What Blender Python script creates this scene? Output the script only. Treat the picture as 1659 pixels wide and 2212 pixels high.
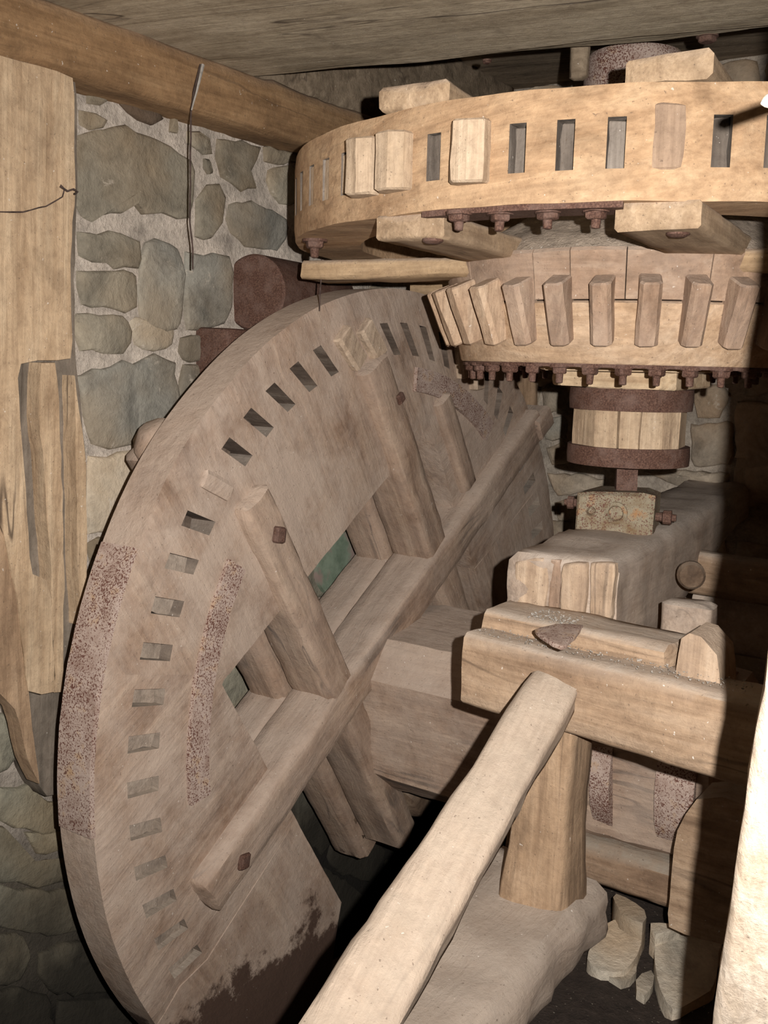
import bpy, math, random
import numpy as np
from mathutils import Vector, Matrix, noise
random.seed(7)
for o in list(bpy.data.objects): bpy.data.objects.remove(o)
SC = bpy.context.scene
# ------------------------------------------------------------------ camera
# world frame: x = axis of the pit wheel, y = plane of the pit wheel (recedes), z up
F_PX, TILT, ROLL, HEAD = 2205.62, 0.147649, 0.0243136, 0.593842
W, H = 1659, 2212
CAM = Vector((0, 0, 2.35))
_ct, _st = math.cos(HEAD), math.sin(HEAD)
FW = Vector((-_st*math.cos(TILT), _ct*math.cos(TILT), -math.sin(TILT)))
_rt = Vector((_ct, _st, 0)); _up = _rt.cross(FW)
RT = _rt*math.cos(ROLL) + _up*math.sin(ROLL)
UP = -_rt*math.sin(ROLL) + _up*math.cos(ROLL)
cd = bpy.data.cameras.new('camera'); cam = bpy.data.objects.new('camera', cd)
SC.collection.objects.link(cam); SC.camera = cam
cam.matrix_world = Matrix(((RT.x, UP.x, -FW.x, CAM.x), (RT.y, UP.y, -FW.y, CAM.y), (RT.z, UP.z, -FW.z, CAM.z), (0, 0, 0, 1)))
cd.sensor_fit = 'VERTICAL'; cd.sensor_height = 36; cd.sensor_width = 27; cd.lens = F_PX/H*36
cd.clip_start = 0.02
# ------------------------------------------------------------------ light and exposure
SC.view_settings.view_transform = 'Standard'; SC.view_settings.look = 'None'
SC.view_settings.exposure = 0.0; SC.view_settings.gamma = 1.0; SC.view_settings.use_curve_mapping = False
wd = bpy.data.worlds.new('world'); SC.world = wd; wd.use_nodes = True
wd.node_tree.nodes['Background'].inputs[0].default_value = (1.0, 0.8, 0.6, 1)
wd.node_tree.nodes['Background'].inputs[1].default_value = 0.01
def lamp(name, kind, loc, energy, color, size, aim=None, spot=None):
    l = bpy.data.lights.new(name, kind); l.energy = energy; l.color = color; l.shadow_soft_size = size
    o = bpy.data.objects.new(name, l); SC.collection.objects.link(o); o.location = loc
    if aim is not None: o.rotation_euler = Vector(aim).to_track_quat('-Z', 'Y').to_euler()
    if spot: l.spot_size = math.radians(spot[0]); l.spot_blend = spot[1]
    return o
FLASH = CAM + RT*0.10 + UP*0.05
lamp('camera_flash', 'SPOT', FLASH, 390, (1.0, 0.965, 0.93), 0.009, FW + UP*0.04 , (104, 1.0))
lamp('lantern', 'POINT', (0.75, 2.3, 1.5), 1.2, (1.0, 0.42, 0.14), 0.03)
# ------------------------------------------------------------------ helpers
def ray(x, y): return FW + RT*((x-W/2)/F_PX) - UP*((y-H/2)/F_PX)
def at(x, y, ax, val):
    i = 'xyz'.index(ax); d = ray(x, y); return CAM + d*((val-CAM[i])/d[i])
def dep(x, y, D): return CAM + ray(x, y)*D
def V(*a): return Vector(a)
def nz(p, s=1.0): return noise.noise(Vector(p)*s)
def fz(p, s): return noise.noise(Vector(p)*s) + .5*noise.noise(Vector(p)*s*2.1) + .25*noise.noise(Vector(p)*s*4.3)

def tag(o, label=None, cat=None, group=None, kind=None):
    if label: o['label'] = label
    if cat: o['category'] = cat
    if group: o['group'] = group
    if kind: o['kind'] = kind
    return o
WORLD = {}
def empty(name, loc, parent=None):
    o = bpy.data.objects.new(name, None); SC.collection.objects.link(o); o.empty_display_size = .05
    loc = Vector(loc); WORLD[o] = loc; o.location = loc
    if parent: o.parent = parent; o.location = loc-WORLD[parent]
    return o
def obj(name, vs, fs, mat, parent=None, sharp=32, origin=None, mats=None, fm=None):
    vs = [Vector(v) for v in vs]
    if origin is None:
        origin = sum(vs, Vector())/len(vs)
        origin.z = min(v.z for v in vs)
    origin = Vector(origin)
    me = bpy.data.meshes.new(name); me.from_pydata([v-origin for v in vs], [], fs); me.update()
    me.materials.append(mat)
    for m in (mats or []): me.materials.append(m)
    if fm: me.polygons.foreach_set('material_index', fm)
    import bmesh
    bm = bmesh.new(); bm.from_mesh(me); bmesh.ops.recalc_face_normals(bm, faces=bm.faces); bm.to_mesh(me); bm.free()
    me.shade_smooth(); me.set_sharp_from_angle(angle=math.radians(sharp))
    o = bpy.data.objects.new(name, me); SC.collection.objects.link(o)
    WORLD[o] = origin; o.location = origin
    if parent: o.parent = parent; o.location = origin-WORLD[parent]
    return o

def timber_geo(p0, p1, w, h, up=(0, 0, 1), ch=.012, seg=.04, rough=.004, w1=None, h1=None, prof=None, n=4, seed=0, caprough=1.0, bow=None):
    """rounded rectangular section swept from p0 to p1; w sideways, h along up; prof(t)->(w scale,h lo,h hi)"""
    p0, p1 = Vector(p0), Vector(p1); L = (p1-p0).length; ax = (p1-p0)/L
    up = Vector(up); up = (up-ax*up.dot(ax)).normalized(); sd = ax.cross(up)
    w1 = w if w1 is None else w1; h1 = h if h1 is None else h1
    ns = max(2, int(L/seg)); ring = []
    for k in range(4):                      # perimeter in unit coords with chamfered corners
        a, b = [((-1, -1), (1, -1)), ((1, -1), (1, 1)), ((1, 1), (-1, 1)), ((-1, 1), (-1, -1))][k]
        for i in range(n+1): ring.append((a, b, i/n))
    vs = []; M = len(ring); off = Vector((seed*3.1, seed*1.7, seed*.9))
    for s in range(ns+1):
        t = s/ns; ww = (w+(w1-w)*t)/2; hh = (h+(h1-h)*t)/2; c = p0+ax*(L*t)
        lo, hi = -hh, hh
        if prof:
            sw, lo, hi = prof(t); ww *= sw
        if bow: c = c + Vector(bow)*math.sin(math.pi*t)
        e = 0 if 0 < s < ns else 1
        for a, b, q in ring:
            x = a[0]*(1-q)+b[0]*q; y = a[1]*(1-q)+b[1]*q
            X = x*ww; Y = (lo+hi)/2+y*(hi-lo)/2
            if a[0] != b[0]: X = x*(ww-ch)
            else: Y = (lo+hi)/2 + y*((hi-lo)/2-ch)
            k = 1-.0*e
            P = c+sd*X*k+up*Y
            d = fz(P+off, 9)*rough + nz(P+off, 40)*rough*.35
            nd = (sd*(x if a[0] == b[0] else 0) + up*(y if a[0] != b[0] else 0))
            vs.append(P+nd*d + ax*(nz(P+off, 14)*rough*caprough*2 if e else 0))
    fs = []
    for s in range(ns):
        for i in range(M):
            j = (i+1) % M; fs.append((s*M+i, s*M+j, (s+1)*M+j, (s+1)*M+i))
    # caps: inset ring pushed outward a little for a soft arris
    for s, sg in ((0, -1), (ns, 1)):
        base = s*M; c = sum((vs[base+i] for i in range(M)), Vector())/M
        k0 = len(vs)
        for i in range(M):
            P = vs[base+i]; vs.append(c+(P-c)*(1-min(.5, ch*1.0/max(.02, min(w, h)/2)))+ax*sg*ch*.7)
        k1 = len(vs); vs.append(c+ax*sg*ch*.7)
        for i in range(M):
            j = (i+1) % M; fs.append((base+i, base+j, k0+j, k0+i)); fs.append((k0+i, k0+j, k1))
    return vs, fs
def timber(name, p0, p1, w, h, mat, parent=None, **kw):
    vs, fs = timber_geo(p0, p1, w, h, **kw)
    return obj(name, vs, fs, mat, parent, sharp=50)
def prism(name, prof, o, ex, ey, el, L, mat, parent=None, rough=.0015, n=3, bev=.004):
    """profile (x,y) extruded along el by L centred on o, ends slightly bevelled"""
    o, ex, ey, el = Vector(o), Vector(ex), Vector(ey), Vector(el)
    M = len(prof); vs = []; cx_ = sum(p[0] for p in prof)/M; cy_ = sum(p[1] for p in prof)/M
    ts = [(-.5, bev)] + [(-.5+bev/L, 0)] + [(-.5+i/n, 0) for i in range(1, n)] + [(.5-bev/L, 0), (.5, bev)]
    for t, b in ts:
        for x, y in prof:
            sx = x-math.copysign(min(b, abs(x-cx_)), x-cx_) if b else x
            sy = y-(b if (b and y > cy_) else 0)
            P = o+ex*sx+ey*sy+el*(t*L); vs.append(P+Vector((nz(P, 31), nz(P+V(9, 0, 0), 31), nz(P+V(0, 9, 0), 31)))*rough*2)
    fs = []
    R = len(ts)
    for s in range(R-1):
        for i in range(M):
            j = (i+1) % M; fs.append((s*M+i, s*M+j, (s+1)*M+j, (s+1)*M+i))
    fs.append(tuple(range(M))); fs.append(tuple((R-1)*M+i for i in range(M)))
    return obj(name, vs, fs, mat, parent, sharp=25)
def bridge(vs, fs, a, b):
    n = len(a)
    for i in range(n): fs.append((a[i], a[(i+1) % n], b[(i+1) % n], b[i]))
def lathe(name, o, ax, prof, mat, parent=None, n=40, wob=0, sharp=32, ref=None, arc=None):
    """prof: list of (r, along)"""
    o, ax = Vector(o), Vector(ax).normalized()
    e1 = Vector(ref) if ref else (V(1, 0, 0) if abs(ax.x) < .7 else V(0, 1, 0)); e1 = (e1-ax*e1.dot(ax)).normalized(); e2 = ax.cross(e1)
    vs, fs, rings = [], [], []
    for r, z in prof:
        rg = []
        for i in range(n):
            a = 2*math.pi*i/n; P = o+ax*z+(e1*math.cos(a)+e2*math.sin(a))*r
            P = P+(P-o-ax*z)*(nz(P, 12)*wob); rg.append(len(vs)); vs.append(P)
        rings.append(rg)
    for a, b in zip(rings, rings[1:]): bridge(vs, fs, a, b)
    fs.append(tuple(rings[0])); fs.append(tuple(rings[-1]))
    return obj(name, vs, fs, mat, parent, sharp=sharp)
def nut(name, c, ax, r, h, mat, parent, stud=True, seed=0):
    """square nut with washer and a stud end; ax points outwards"""
    c, ax = Vector(c), Vector(ax).normalized(); e1 = (V(0, 0, 1) if abs(ax.z) < .7 else V(1, 0, 0)); e1 = (e1-ax*e1.dot(ax)).normalized(); e2 = ax.cross(e1)
    rot = random.random()*1.5; vs, fs, rings = [], [], []
    def ring(n, rr, z, r0, mix=0):
        rg = []
        for i in range(16):
            a = 2*math.pi*i/16
            k = 1.0 if n == 0 else min(1.25, 1/max(abs(math.cos(a-r0)), abs(math.sin(a-r0))))
            P = c+ax*z+(e1*math.cos(a)+e2*math.sin(a))*rr*k; P += Vector((nz(P, 60), nz(P+V(5, 0, 0), 60), nz(P+V(0, 5, 0), 60)))*.0016
            rg.append(len(vs)); vs.append(P)
        rings.append(rg)
    ring(0, r*1.5, -.004, rot); ring(0, r*1.5, h*.15, rot); ring(1, r*1.0, h*.17, rot); ring(1, r*.98, h*.75, rot); ring(1, r*.8, h*.9, rot)
    if stud: ring(0, r*.55, h*.92, rot); ring(0, r*.5, h*1.9, rot); ring(0, r*.25, h*2.0, rot)
    for a, b in zip(rings, rings[1:]): bridge(vs, fs, a, b)
    fs.append(tuple(rings[-1])); fs.append(tuple(rings[0]))
    return obj(name, vs, fs, mat, parent, sharp=30)
def poly_slab(name, pts, nrm, thick, mat, parent=None, back=.04, rough=.006, inset=.012, res=.03, seed=0, jag=.004, dome=.0, origin=None, concave=False, soft=6, grow=1.0):
    """polygon (3-D points in a plane) -> a slab standing proud along nrm with a worn arris and an uneven face"""
    nrm = Vector(nrm).normalized(); pts = [Vector(p) for p in pts]; c = sum(pts, Vector())/len(pts)
    off = Vector((seed*2.3, seed*.7, seed*1.9)); rs = []
    m = len(pts)
    for i in range(m):
        a, b = pts[i], pts[(i+1) % m]; k = max(1, int((b-a).length/res))
        for q in range(k): rs.append(a+(b-a)*(q/k))
    # soften the corners
    n = len(rs); sm = [(rs[i-1]+rs[i]*soft+rs[(i+1) % n])/(soft+2) for i in range(n)]
    if grow != 1: sm = [c+(p-c)*grow for p in sm]
    e1 = nrm.cross(V(0, 0, 1)); e1 = e1.normalized() if e1.length > .1 else V(1, 0, 0); e2 = nrm.cross(e1)
    sm = [p+e1*nz(p+off, 35)*jag*1.6+e2*nz(p+off+V(7, 7, 7), 35)*jag*1.6 for p in sm]
    R = sum((p-c).length for p in sm)/n
    vs, fs, rings = [], [], []
    prof_ = [(1, -back), (1, thick*.35), (1-inset*.55/R, thick*.85), (1-inset*1.4/R, thick), (.66, thick+dome*.6), (.33, thick+dome)]
    if concave: prof_ = [(1, -back), (1, thick-.004), (.997, thick)]
    for k, dz in prof_:
        rg = []
        for p in sm:
            P = c+(p-c)*k + nrm*dz
            if dz > 0: P += nrm*(fz(P+off, 11)*rough + nz(P+off, 45)*rough*.25)
            rg.append(len(vs)); vs.append(P)
        rings.append(rg)
    for a, b in zip(rings, rings[1:]): bridge(vs, fs, a, b)
    if concave:
        from mathutils.geometry import tessellate_polygon
        rg = rings[-1]
        for t in tessellate_polygon([[Vector(vs[i]) for i in rg]]): fs.append(tuple(rg[i] for i in t))
        return obj(name, vs, fs, mat, parent, sharp=48, origin=origin)
    ci = len(vs); vs.append(c+nrm*(thick+dome)); rg = rings[-1]
    for i in range(n): fs.append((rg[i], rg[(i+1) % n], ci))
    return obj(name, vs, fs, mat, parent, sharp=48, origin=origin)
def holed(name, A, B, holes, F, T, depth, mat, parent=None, sharp=32, wrap=False, rough=.003, seed=0, inner=None):
    """sheet over angles A and stations B, pits in the listed cells, F(a,b,d) gives the point d inside the face"""
    vs, fs = [], []; hf = set(); na, nb = len(A), len(B); off = V(seed, seed*2, 0)
    def add(P): vs.append(P); return len(vs)-1
    fr = [[0]*nb for _ in range(na)]; bk = [[0]*nb for _ in range(na)]
    for i, a in enumerate(A):
        for j in range(nb):
            P = F(a, B[j], 0); d = fz(P+off, 7)*rough+nz(P, 33)*rough*.3
            if j in (0, nb-1): d -= .003
            fr[i][j] = add(F(a, B[j], -d)); bk[i][j] = add(F(a, B[j], T))
    for i in range(na-1):
        for j in range(nb-1):
            fs.append((bk[i][j], bk[i][j+1], bk[i+1][j+1], bk[i+1][j]))
            q = (fr[i][j], fr[i+1][j], fr[i+1][j+1], fr[i][j+1])
            if (i, j) in holes:
                d = [add(F(A[i], B[j], depth)), add(F(A[i+1], B[j], depth)), add(F(A[i+1], B[j+1], depth)), add(F(A[i], B[j+1], depth))]
                for k in range(4): hf.add(len(fs)); fs.append((q[k], q[(k+1) % 4], d[(k+1) % 4], d[k]))
                hf.add(len(fs)); fs.append(tuple(d))
            else: fs.append(q)
    for i in range(na-1):
        for j in (0, nb-1): fs.append((fr[i][j], fr[i+1][j], bk[i+1][j], bk[i][j]))
    for j in range(nb-1):
        for i in (0, na-1): fs.append((fr[i][j], fr[i][j+1], bk[i][j+1], bk[i][j]))
    return obj(name, vs, fs, mat, parent, sharp=sharp, mats=[inner] if inner else None, fm=[1 if i in hf else 0 for i in range(len(fs))] if inner else None)

# ------------------------------------------------------------------ materials
class NT:
    def __init__(s, name, rough=.85):
        s.m = bpy.data.materials.new(name); s.m.use_nodes = True; s.t = s.m.node_tree; s.N = s.t.nodes
        s.b = s.N['Principled BSDF']; s.b.inputs['Roughness'].default_value = rough
        s.b.inputs['Specular IOR Level'].default_value = .25
        s.geo = s.N.new('ShaderNodeNewGeometry'); s.P = s.geo.outputs['Position']
        s.rnd = s.N.new('ShaderNodeObjectInfo').outputs['Random']
    def l(s, a, b): s.t.links.new(a, b)
    def mapping(s, frame, scale):
        n = s.N.new('ShaderNodeMapping'); n.vector_type = 'TEXTURE'; s.l(s.P, n.inputs[0])
        n.inputs['Rotation'].default_value = frame; n.inputs['Scale'].default_value = scale
        ad = s.N.new('ShaderNodeVectorMath'); ad.operation = 'ADD'; s.l(n.outputs[0], ad.inputs[0])
        mu = s.N.new('ShaderNodeMath'); mu.operation = 'MULTIPLY'; s.l(s.rnd, mu.inputs[0]); mu.inputs[1].default_value = 37
        s.l(mu.outputs[0], ad.inputs[1]); return ad.outputs[0]
    def noise(s, vec, sc, det=4, rough=.55, dist=0):
        n = s.N.new('ShaderNodeTexNoise'); s.l(vec, n.inputs['Vector']); n.inputs['Scale'].default_value = sc
        n.inputs['Detail'].default_value = det; n.inputs['Roughness'].default_value = rough; n.inputs['Distortion'].default_value = dist
        return n.outputs[0]
    def ramp(s, fac, stops):
        n = s.N.new('ShaderNodeValToRGB'); s.l(fac, n.inputs[0]); e = n.color_ramp.elements
        while len(e) < len(stops): e.new(.5)
        for k, (p, c) in zip(e, stops):
            k.position = p; k.color = (c, c, c, 1) if not isinstance(c, tuple) else (*c, 1)
        return n.outputs[0]
    def mix(s, fac, a, b, mode='MIX'):
        n = s.N.new('ShaderNodeMix'); n.data_type = 'RGBA'; n.blend_type = mode
        for sock, v in ((n.inputs[0], fac), (n.inputs[6], a), (n.inputs[7], b)):
            if isinstance(v, (int, float)): sock.default_value = v
            elif isinstance(v, tuple): sock.default_value = (*v, 1)
            else: s.l(v, sock)
        return n.outputs[2]
    def math(s, op, a, b=None):
        n = s.N.new('ShaderNodeMath'); n.operation = op
        for sock, v in ((n.inputs[0], a), (n.inputs[1], b)):
            if v is None: continue
            if isinstance(v, (int, float)): sock.default_value = v
            else: s.l(v, sock)
        return n.outputs[0]
    def xyz(s, v):
        n = s.N.new('ShaderNodeSeparateXYZ'); s.l(v, n.inputs[0]); return n.outputs
    def maprange(s, v, a, b, c=0, d=1):
        n = s.N.new('ShaderNodeMapRange'); s.l(v, n.inputs[0])
        for i, q in enumerate((a, b, c, d)): n.inputs[i+1].default_value = q
        return n.outputs[0]
    def bump(s, h, st, dist=.01, prev=None):
        n = s.N.new('ShaderNodeBump'); s.l(h, n.inputs['Height']); n.inputs['Strength'].default_value = st; n.inputs['Distance'].default_value = dist
        if prev is not None: s.l(prev, n.inputs['Normal'])
        return n.outputs[0]
    def done(s, col, nrm=None, rough=None):
        s.l(col, s.b.inputs['Base Color'])
        if nrm is not None: s.l(nrm, s.b.inputs['Normal'])
        if rough is not None: s.l(rough, s.b.inputs['Roughness'])
        return s.m
def frame_of(d):
    """euler whose local x runs along the grain"""
    return Vector(d).to_track_quat('X', 'Z').to_euler()
DUST = (.49, .39, .315)
def wood(name, d, dark, mid, light, dust=.5, dustcol=DUST, face_dust=.0, damp=None, streak=1.0, crack=.6, blot=.6, scale=1.0, specks=.0):
    s = NT(name, .88); fr = frame_of(d)
    v = s.mapping(fr, (9, 1, 1)); v2 = s.mapping(fr, (2.2, 1, 1)); v3 = s.mapping(fr, (26, 1, 1))
    n1 = s.noise(v, 26*scale, 5, .6, .6); n2 = s.noise(v2, 5*scale, 4, .6, .8); n3 = s.noise(v3, 120*scale, 3, .6)
    c = s.ramp(n1, [(.3, dark), (.5, mid), (.68, light)])
    bl = s.ramp(n2, [(.34, tuple(x*.62 for x in dark)), (.5, mid), (.66, light)])
    c = s.mix(.5*blot, c, bl)
    c = s.mix(.35*streak, c, s.ramp(n3, [(.3, (.45, .4, .36)), (.6, (1, 1, 1))]), 'MULTIPLY')
    mt = s.noise(s.P, 38, 8, .78, .3)
    c = s.mix(.55, c, s.ramp(mt, [(.3, (.50, .45, .42)), (.5, (.92, .9, .88)), (.7, (1.25, 1.22, 1.18))]), 'MULTIPLY')
    # long drying cracks
    nc = s.noise(v, 7*scale, 3, .5, .5)
    cr = s.ramp(nc, [(.485, 0.0), (.497, 1.0), (.503, 1.0), (.515, 0.0)])
    gate = s.ramp(s.noise(v2, 4, 2), [(.5, 0.0), (.62, 1.0)])
    crf = s.math('MULTIPLY', s.math('MULTIPLY', cr, gate), crack)
    c = s.mix(crf, c, (.04, .025, .018))
    # dark stains
    st = s.ramp(s.noise(s.P, 6, 5, .65, .5), [(.56, 0.0), (.7, 1.0)])
    c = s.mix(s.math('MULTIPLY', st, .45*blot), c, tuple(x*.45 for x in dark))
    # settled dust: heavier on faces that look up
    nzv = s.xyz(s.geo.outputs['Normal'])[2]
    up = s.maprange(nzv, .15, .8)
    dn = s.ramp(s.noise(s.P, 14, 5, .7), [(.3, .45), (.6, 1.0)])
    c = s.mix(s.math('MULTIPLY', s.math('MULTIPLY', up, dn), dust), c, dustcol)
    if face_dust:
        c = s.mix(s.math('MULTIPLY', s.ramp(s.noise(s.P, 5, 6, .7), [(.32, .08), (.6, 1.0)]), face_dust), c, dustcol)
    if damp:
        z0, w_, dc = damp
        zz = s.math('ADD', s.xyz(s.P)[2], s.math('MULTIPLY', s.math('SUBTRACT', s.noise(s.P, 7, 6, .75), .5), .55))
        c = s.mix(s.maprange(zz, z0+w_, z0), c, dc)
    # pale flecks of fallen plaster and bird lime
    sp = s.ramp(s.noise(s.P, 95, 2, .5), [(.735, 0.0), (.765, 1.0)])
    c = s.mix(s.math('MULTIPLY', sp, .5+specks), c, (.75, .68, .6))
    pit = s.ramp(s.noise(s.P, 150, 2, .5), [(.27, 1.0), (.31, 0.0)])
    c = s.mix(s.math('MULTIPLY', pit, .55), c, (.1, .07, .05))
    b = s.bump(n3, .25, .003); b = s.bump(n1, .5, .008, b); b = s.bump(mt, .55, .009, b); b = s.bump(crf, -.8, .006, b)
    return s.done(c, b)
def rust(name, spotted=False):
    s = NT(name, .8)
    n = s.noise(s.P, 260, 3, .6); n2 = s.noise(s.P, 22, 5, .65)
    if spotted:
        a = s.ramp(n2, [(.3, (.27, .185, .145)), (.55, (.40, .31, .26)), (.7, (.38, .25, .15))])
        sp = s.noise(s.P, 240, 3, .65, .2)
        thr = s.math('ADD', sp, s.math('MULTIPLY', s.math('SUBTRACT', s.noise(s.P, 9, 3), .5), .3))
        c = s.mix(s.ramp(thr, [(.53, 0.0), (.58, 1.0)]), a, (.115, .05, .036))
        b = s.bump(thr, .5, .002)
    else:
        c = s.ramp(n, [(.25, (.035, .017, .012)), (.5, (.085, .042, .029)), (.75, (.17, .095, .066))])
        c = s.mix(s.ramp(n2, [(.45, 0.0), (.7, .75)]), c, (.15, .095, .075)); b = s.bump(n, .5, .002)
    return s.done(c, b)
def stone(name, base, var=.25, dark=1.0, damp=False):
    s = NT(name, .9)
    n1 = s.noise(s.mapping((0.3, .5, .2), (1, 1, 1)), 7, 7, .68, .6); n2 = s.noise(s.P, 50, 6, .72); n3 = s.noise(s.P, 3.5, 3)
    b0 = tuple(x*dark for x in base)
    c = s.ramp(n1, [(.28, tuple(x*.5 for x in b0)), (.5, b0), (.72, tuple(min(1, x*1.45) for x in b0))])
    c = s.mix(s.ramp(n3, [(.42, 0.0), (.65, .6)]), c, (b0[0]*1.15, b0[1]*.93, b0[2]*.72))
    c = s.mix(.35, c, s.ramp(n2, [(.3, (.45, .45, .45)), (.65, (1, 1, 1))]), 'MULTIPLY')
    sh = s.math('ADD', s.math('MULTIPLY', s.rnd, .5), .75)
    cc = s.N.new('ShaderNodeCombineColor'); [s.l(sh, cc.inputs[i]) for i in range(3)]
    c = s.mix(1.0, c, cc.outputs[0], 'MULTIPLY')
    if not damp:
        lime = s.ramp(s.noise(s.P, 13, 6, .75, .3), [(.62, 0.0), (.70, .7)])
        c = s.mix(lime, c, (.50, .43, .35))
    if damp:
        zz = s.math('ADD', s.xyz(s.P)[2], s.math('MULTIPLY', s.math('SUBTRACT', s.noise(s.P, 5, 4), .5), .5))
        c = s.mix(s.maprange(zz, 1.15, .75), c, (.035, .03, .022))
    b = s.bump(n1, .5, .02); b = s.bump(n2, .7, .008, b)
    return s.done(c, b)
def mortar(name, col=(.66, .57, .48), damp=True):
    s = NT(name, .95)
    n = s.noise(s.P, 70, 6, .75); n2 = s.noise(s.P, 9, 5, .6)
    c = s.ramp(n2, [(.30, tuple(x*.5 for x in col)), (.44, tuple(x*.85 for x in col)), (.65, tuple(x*1.2 for x in col))])
    c = s.mix(.5, c, s.ramp(n, [(.3, (.35, .32, .3)), (.6, (1, 1, 1))]), 'MULTIPLY')
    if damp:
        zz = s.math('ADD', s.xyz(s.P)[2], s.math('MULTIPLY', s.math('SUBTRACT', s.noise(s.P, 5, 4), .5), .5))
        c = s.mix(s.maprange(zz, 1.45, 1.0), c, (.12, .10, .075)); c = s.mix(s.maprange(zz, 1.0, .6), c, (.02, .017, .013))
    b = s.bump(n, .9, .012); b = s.bump(n2, .5, .03, b)
    return s.done(c, b)
def soil(name, col, pale):
    s = NT(name, .95); n = s.noise(s.P, 28, 7, .75); n2 = s.noise(s.P, 160, 3, .6); n3 = s.noise(s.P, 120, 2, .5)
    c = s.ramp(n, [(.3, tuple(x*.5 for x in col)), (.6, col), (.75, tuple(x*1.7 for x in col))])
    c = s.mix(s.ramp(n3, [(.70, 0.0), (.74, .8)]), c, pale)
    b = s.bump(n, .8, .02); b = s.bump(n2, .6, .006, b)
    return s.done(c, b)
AR = math.radians(32.5); CA, SA = math.cos(AR), math.sin(AR)
GD_A = (0, CA, SA); GD_B = (0, -SA, CA)
WD = (.17, .10, .065); WM = (.31, .205, .14); WL = (.47, .345, .25)      # dusty oak of the pit wheel
DAMP = (.66, .05, (.085, .05, .035))
M_wheelA = wood('dusty_oak_arm', GD_A, WD, WM, WL, .75, face_dust=.5, damp=DAMP, crack=.8)
M_wheelB = wood('dusty_oak_cross_arm', GD_B, WD, (.33, .22, .15), WL, .75, face_dust=.35, damp=DAMP, crack=.9)
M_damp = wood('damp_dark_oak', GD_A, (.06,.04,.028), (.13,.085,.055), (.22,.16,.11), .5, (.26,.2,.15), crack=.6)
M_felA = wood('dusty_oak_felloe', GD_A, WD, WM, (.46, .34, .25), .7, face_dust=.72, damp=DAMP, crack=.35, blot=.7, streak=.5)
M_felB = wood('dusty_oak_felloe_cross', GD_B, WD, WM, (.46, .34, .25), .7, face_dust=.72, damp=DAMP, crack=.35, blot=.7, streak=.5)
M_shaft = wood('dusty_shaft_oak', (1, 0, 0), WD, WM, WL, .95, face_dust=.5, crack=.7, specks=.5)
M_cogpale = wood('pale_cog_wood', (0, .3, 1), (.33, .245, .17), (.48, .365, .265), (.57, .45, .335), .3, crack=.2, blot=.4)
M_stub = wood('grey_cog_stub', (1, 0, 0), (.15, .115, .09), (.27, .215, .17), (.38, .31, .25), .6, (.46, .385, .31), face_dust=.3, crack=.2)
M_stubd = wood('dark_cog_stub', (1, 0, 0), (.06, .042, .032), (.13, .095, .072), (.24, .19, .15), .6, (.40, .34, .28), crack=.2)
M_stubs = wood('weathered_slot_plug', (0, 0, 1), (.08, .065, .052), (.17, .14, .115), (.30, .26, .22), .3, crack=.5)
M_spur = wood('golden_rim_oak', (1, 0, .12), (.29, .17, .09), (.46, .30, .175), (.56, .395, .245), .5, crack=.2, blot=1.0, scale=1.1)
M_spurarm = wood('rim_arm_oak', (-.1, 1, 0), (.27, .18, .11), (.42, .30, .19), (.54, .40, .27), .6, crack=.5)
M_spurarm2 = wood('rim_cross_arm_oak', (1, .1, 0), (.30, .20, .11), (.46, .32, .19), (.58, .42, .26), .6, crack=.6)
M_spurcog = wood('pale_rim_cog', (0, 0, 1), (.40, .29, .19), (.50, .375, .26), (.58, .45, .32), .2, crack=.15, blot=.4)
M_spurcogd = wood('worn_rim_cog', (0, 0, 1), (.25, .17, .12), (.37, .26, .18), (.46, .33, .23), .2, crack=.2)
M_wall_up = wood('wallower_upper_wood', (1, 0, 0), (.24, .15, .095), (.38, .25, .165), (.50, .37, .27), .6, face_dust=.3, crack=.4)
M_wall_lo = wood('wallower_lower_wood', (1, 0, 0), (.33, .21, .12), (.48, .33, .21), (.58, .43, .30), .3, crack=.3)
M_tooth = wood('tooth_wood', (.1, 0, 1), (.20, .125, .08), (.34, .22, .145), (.46, .325, .225), .5, face_dust=.3, crack=.3)
M_toothp = wood('fresh_tooth_wood', (.1, 0, 1), (.36, .235, .15), (.50, .35, .235), (.59, .44, .31), .3, crack=.25, scale=1.3)
M_clasp = wood('clasp_board_wood', (1, 0, 0), (.44, .30, .18), (.60, .45, .29), (.70, .55, .38), .2, crack=.2, blot=.4)
M_stave = wood('stave_wood', (0, 0, 1), (.30, .20, .13), (.48, .35, .23), (.60, .46, .32), .2, crack=.5)
M_bridge = wood('dusty_bridge_beam', (-.1, 1, 0), (.22, .155, .11), (.37, .275, .205), (.48, .37, .28), .9, (.50, .42, .35), face_dust=.45, crack=.5)
M_bridge_end = wood('pale_end_strip', (0, 0, 1), (.27, .18, .115), (.42, .30, .20), (.56, .43, .31), .3, face_dust=.2, crack=.5)
M_cross = wood('cross_beam_oak', (1, -.1, 0), (.25, .16, .10), (.39, .27, .175), (.49, .36, .25), .85, (.42, .35, .285), crack=.5, specks=.3)
M_brace = wood('pale_brace_wood', (-.1, 1, .55), (.29, .21, .145), (.42, .315, .235), (.51, .40, .305), .5, (.45, .37, .29), face_dust=.35, crack=.25, blot=.5)
M_postb = wood('brown_post_wood', (0, 0, 1), (.20, .125, .075), (.37, .25, .155), (.47, .335, .22), .5, crack=.3, streak=.6)
M_sill = wood('dusty_sill', (0, 1, 0), (.25, .18, .13), (.42, .325, .25), (.52, .42, .335), .95, (.42, .345, .28), face_dust=.4, crack=.3, specks=.4)
M_sill2 = wood('brown_sill', (1, 0, 0), (.16, .10, .065), (.30, .20, .13), (.40, .29, .2), .95, (.31, .265, .21), crack=.3)
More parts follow.
